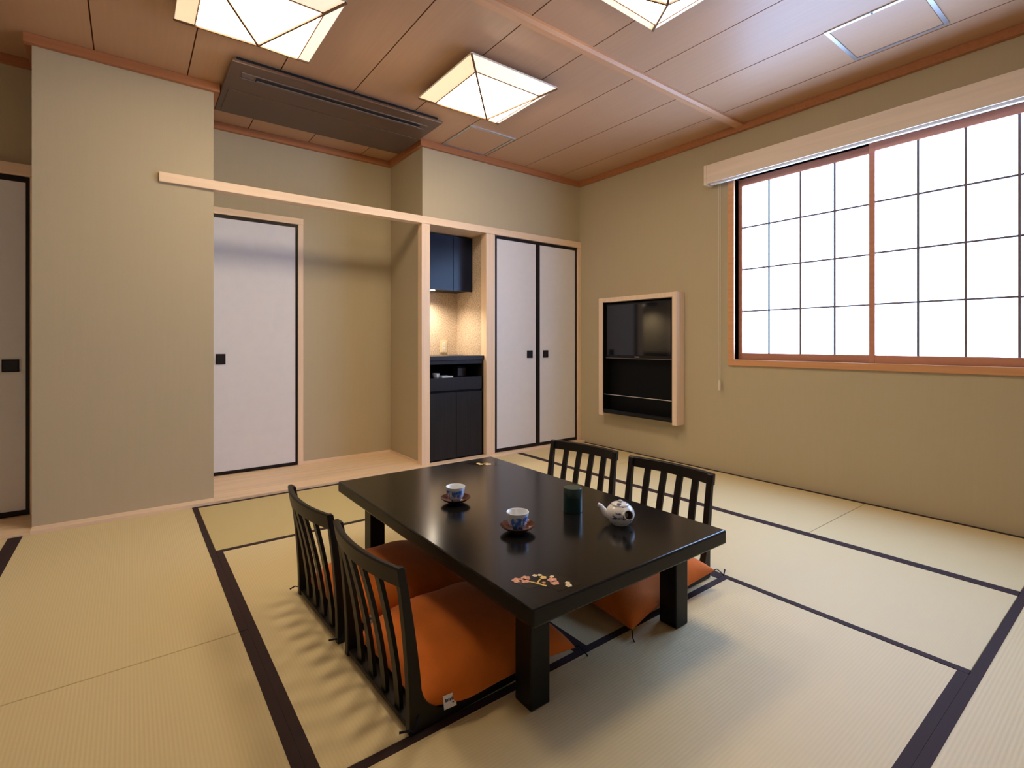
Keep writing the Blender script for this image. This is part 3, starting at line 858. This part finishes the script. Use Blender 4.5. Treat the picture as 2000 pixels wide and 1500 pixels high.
# ------------------------------------------------------------------ cushions
def make_cushion(chair, label, tag_side, seed, dx=0.0, tilt=0.0, dy=0.0, narrow=0.17):
    (x, y, z), rz, _ = chair
    q = empty('floor_cushion', (0, 0, 0), 0, label, 'cushion', 'orange cushions on the floor chairs')
    rnd = random.Random(seed)
    ph = [rnd.uniform(0, 6.28) for _ in range(8)]
    EZ = 0.024
    hx_, hy_, T = 0.278, 0.272, 0.128
    bm = bmesh.new()
    N = 30
    def sh(u, v, top):
        px = hx_ * u * (1 - 0.055 * (1 - v * v))
        py = hy_ * v * (1 - 0.055 * (1 - u * u))
        t = ((1 - abs(u) ** 3.2) * (1 - abs(v) ** 3.2))
        t = max(t, 0.0) ** 0.48
        # creases running in from the edges
        w = 0.005 * math.sin(9 * v + ph[0] + 3 * u) * abs(u) ** 3 + 0.007 * math.sin(10 * u + ph[1] - 2 * v) * abs(v) ** 3
        w += 0.002 * math.sin(5 * u + ph[2]) * math.sin(4 * v + ph[3])
        if top: pz = EZ + t * (T - EZ + w)
        else: pz = EZ - t * EZ
        k = min(1.0, max(0.0, (-u - 0.45) / 0.5))
        py *= 1 - narrow * k * k * (3 - 2 * k)
        if u > 0.5: pz -= 0.012 * (u - 0.5) * 2 * abs(v) ** 2
        return (px, py, pz)
    vt = {}
    for i in range(N + 1):
        for j in range(N + 1):
            # denser towards the edges
            u = math.sin((-1 + 2 * i / N) * math.pi / 2); v = math.sin((-1 + 2 * j / N) * math.pi / 2)
            vt[i, j, 1] = bm.verts.new(sh(u, v, True))
            if 0 < i < N and 0 < j < N: vt[i, j, 0] = bm.verts.new(sh(u, v, False))
            else: vt[i, j, 0] = vt[i, j, 1]
    for i in range(N):
        for j in range(N):
            bm.faces.new((vt[i, j, 1], vt[i + 1, j, 1], vt[i + 1, j + 1, 1], vt[i, j + 1, 1]))
            ks = [vt[i, j, 0], vt[i, j + 1, 0], vt[i + 1, j + 1, 0], vt[i + 1, j, 0]]
            try: bm.faces.new(ks)
            except ValueError: pass
    body = obj('cover', bm, M['orange'], q, smooth='all')
    # corner cords
    for sx in (-1, 1):
        for sy in (-1, 1):
            bm = bmesh.new()
            p0 = Vector((sx * (hx_ - 0.004), sy * (hy_ * (1 - narrow if sx < 0 else 1) - 0.004), EZ - (0.011 if sx > 0 else 0)))
            o = Vector((sx * 0.7, sy * 0.7, 0))
            side = Vector((-sy * sx * 0.5 * o.y, sx * sy * 0.5 * o.x, 0)) * rnd.choice((-1, 1))
            low = -0.014 if sx > 0 else 0.012
            pts = [p0, p0 + o * 0.015 + Vector((0, 0, 0.006)), p0 + o * 0.034 - Vector((0, 0, 0.012)), p0 + o * 0.042 + side * 0.012 - Vector((0, 0, 0.026)),
                   p0 + o * 0.050 + side * 0.04 + Vector((0, 0, low - 0.030)), p0 + o * 0.058 + side * 0.085 + Vector((0, 0, low - 0.031))]
            add_tube(bm, pts, [0.0022, 0.0022, 0.0022, 0.0024, 0.0026, 0.0032], 7)
            obj('corner_cord', bm, M['navy'], q, smooth=True)
    if tag_side:
        v = -1 * tag_side
        t = empty('cushion_tag'); t.parent = q
        bm = bmesh.new()
        yb = v * (hy_ * 0.965 + 0.004)
        add_box(bm, -0.019, 0.019, -0.0006, 0.0006, -0.017, 0.017)
        tg = obj('care_tag', bm, M['cloth_tag'], q, loc=(-0.196, yb * 0.915, 0.030), rot=(math.radians(-14) * tag_side, 0, math.radians(-5)))
        bpy.data.objects.remove(t)
        # small illegible lettering: short ink strokes
        s = -1 if v < 0 else 1
        for k, (sx_, w_, h_, zz) in enumerate(((-0.0115, 0.004, 0.008, 0.004), (-0.0065, 0.003, 0.006, 0.003), (-0.0025, 0.003, 0.007, 0.004), (0.0020, 0.0035, 0.006, 0.003), (0.0070, 0.003, 0.008, 0.004), (0.0105, 0.0025, 0.006, 0.003), (0.0095, 0.005, 0.003, -0.006))):
            box('tag_lettering', M['ink'], sx_ - w_ / 2, sx_ + w_ / 2, *sorted((s * 0.0006, s * 0.0009)), zz - h_ / 2, zz + h_ / 2, tg)
    q.rotation_euler = (0, math.radians(tilt), rz)
    off = Matrix.Rotation(rz, 4, 'Z') @ Vector((0.036 + hx_ + dx, dy, 0))
    q.location = (x + off.x, y + off.y, z + 0.020 + 0.001 + hx_ * math.sin(math.radians(max(tilt, 0))) * 0.5)
    return q
make_cushion(chairs[0], 'orange cushion with a white side tag, beside the blossom fan corner', 1, 1)
make_cushion(chairs[1], 'orange cushion away from the window, toward the alcove', 1, 2)
make_cushion(chairs[2], 'orange cushion on the window side, beneath the teapot end of the table', 0, 3, 0.05, 5.0, 0.035, 0.0)
make_cushion(chairs[3], 'orange cushion on the window side, toward the cupboard doors', 0, 4, 0.03, 3.0, 0.0, 0.1)

# ------------------------------------------------------------------ tea things
def saucer(x, y, label):
    s = empty('saucer', (x, y, TZ), 0, label, 'saucer', 'copper saucers on the table')
    bm = bmesh.new()
    add_lathe(bm, [(0, 0.0), (0.026, 0.0), (0.027, 0.004), (0.040, 0.008), (0.054, 0.015), (0.0635, 0.023), (0.0630, 0.0245), (0.053, 0.0175), (0.039, 0.0105), (0.024, 0.008), (0, 0.0075)], 40)
    obj('dish', bm, M['saucer'], s, smooth=True)
    return s
def cup(x, y, rz, label):
    c = empty('teacup', (x, y, TZ + 0.0078), rz, label, 'cup', 'blue and white teacups')
    bm = bmesh.new()
    add_lathe(bm, [(0.0, 0.003), (0.015, 0.003), (0.016, 0.0), (0.0185, 0.0), (0.019, 0.004), (0.027, 0.009), (0.034, 0.021), (0.038, 0.038), (0.0408, 0.062)], 40)
    obj('cup_wall', bm, M['cup'], c, smooth='all')
    bm = bmesh.new()
    add_lathe(bm, [(0.0408, 0.062), (0.0403, 0.0628), (0.0390, 0.062), (0.036, 0.038), (0.031, 0.021), (0.022, 0.012), (0, 0.010)], 40)
    obj('cup_lining', bm, M['cup_in'], c, smooth='all')
    return c
saucer(1.108, 1.858, 'copper saucer standing alone farther from the teapot')
cup(1.108, 1.858, 0.6, 'blue and white teacup farther from the teapot, toward the alcove')
saucer(1.120, 1.442, 'copper saucer close to the blossom fan corner')
cup(1.120, 1.442, 2.4, 'blue and white teacup closer to the blossom fan corner')

tc = empty('tea_canister', (1.430, 1.478, TZ), 0, 'dark green cylindrical tea canister standing by the teapot', 'canister')
bm = bmesh.new(); add_lathe(bm, [(0, 0), (0.0370, 0), (0.0382, 0.0015), (0.0382, 0.062), (0, 0.062)], 48)
obj('can_body', bm, M['canister'], tc, smooth=True)
bm = bmesh.new(); add_lathe(bm, [(0, 0.0622), (0.0384, 0.0622), (0.0384, 0.0945), (0.0370, 0.0965), (0, 0.0965)], 48)
obj('can_lid', bm, M['canister'], tc, smooth=True)
bm = bmesh.new(); add_lathe(bm, [(0, 0.0965), (0.0362, 0.0965), (0.0358, 0.0972), (0, 0.0972)], 48)
obj('lid_disc', bm, M['canister_lid'], tc, smooth=True)

tp = empty('teapot', (1.474, 1.268, TZ), 0, 'white teapot with side handle and brushed dark pattern', 'teapot')
bm = bmesh.new()
add_lathe(bm, [(0, 0.002), (0.026, 0.002), (0.028, 0.0), (0.031, 0.0), (0.032, 0.003), (0.043, 0.012), (0.0515, 0.028), (0.0535, 0.040), (0.050, 0.054), (0.041, 0.066), (0.032, 0.072), (0.030, 0.0735)], 44)
obj('pot_body', bm, M['pot'], tp, smooth='all')
bm = bmesh.new()
add_lathe(bm, [(0.0335, 0.0715), (0.034, 0.0735), (0.028, 0.0775), (0.016, 0.0805), (0.009, 0.0815), (0.007, 0.084), (0.0085, 0.087), (0.006, 0.089), (0, 0.0895)], 36)
obj('pot_lid', bm, M['pot'], tp, smooth='all')
sd = Vector((-0.60, 0.80, 0)).normalized()
bm = bmesh.new()
pts = [sd * 0.040 + Vector((0, 0, 0.030)), sd * 0.054 + Vector((0, 0, 0.036)), sd * 0.064 + Vector((0, 0, 0.048)), sd * 0.073 + Vector((0, 0, 0.060)), sd * 0.084 + Vector((0, 0, 0.065))]
add_tube(bm, pts, [0.017, 0.0145, 0.0105, 0.0085, 0.0078], 18)
obj('spout', bm, M['cup_in'], tp, smooth=True)
hd = Vector((-0.46, -0.89, 0)).normalized()
# hollow flared tube standing out from the body, open end up and outward
axis = (hd * 0.93 + Vector((0, 0, 0.37))).normalized()
base = hd * 0.036 + Vector((0, 0, 0.040))
turn = Matrix.Translation(base) @ axis.to_track_quat('Z', 'Y').to_matrix().to_4x4()
bm = bmesh.new()
add_lathe(bm, [(0.0165, 0.0), (0.0150, 0.018), (0.0155, 0.034), (0.0180, 0.048), (0.0172, 0.0492), (0.0150, 0.0482)], 24)
bm.transform(turn)
obj('side_handle', bm, M['pot'], tp, smooth='all')
bm = bmesh.new()
add_lathe(bm, [(0.0150, 0.0482), (0.0128, 0.034), (0.0115, 0.016), (0, 0.014)], 24)
bm.transform(turn)
obj('handle_bore', bm, M['bore_shade'], tp, smooth='all')
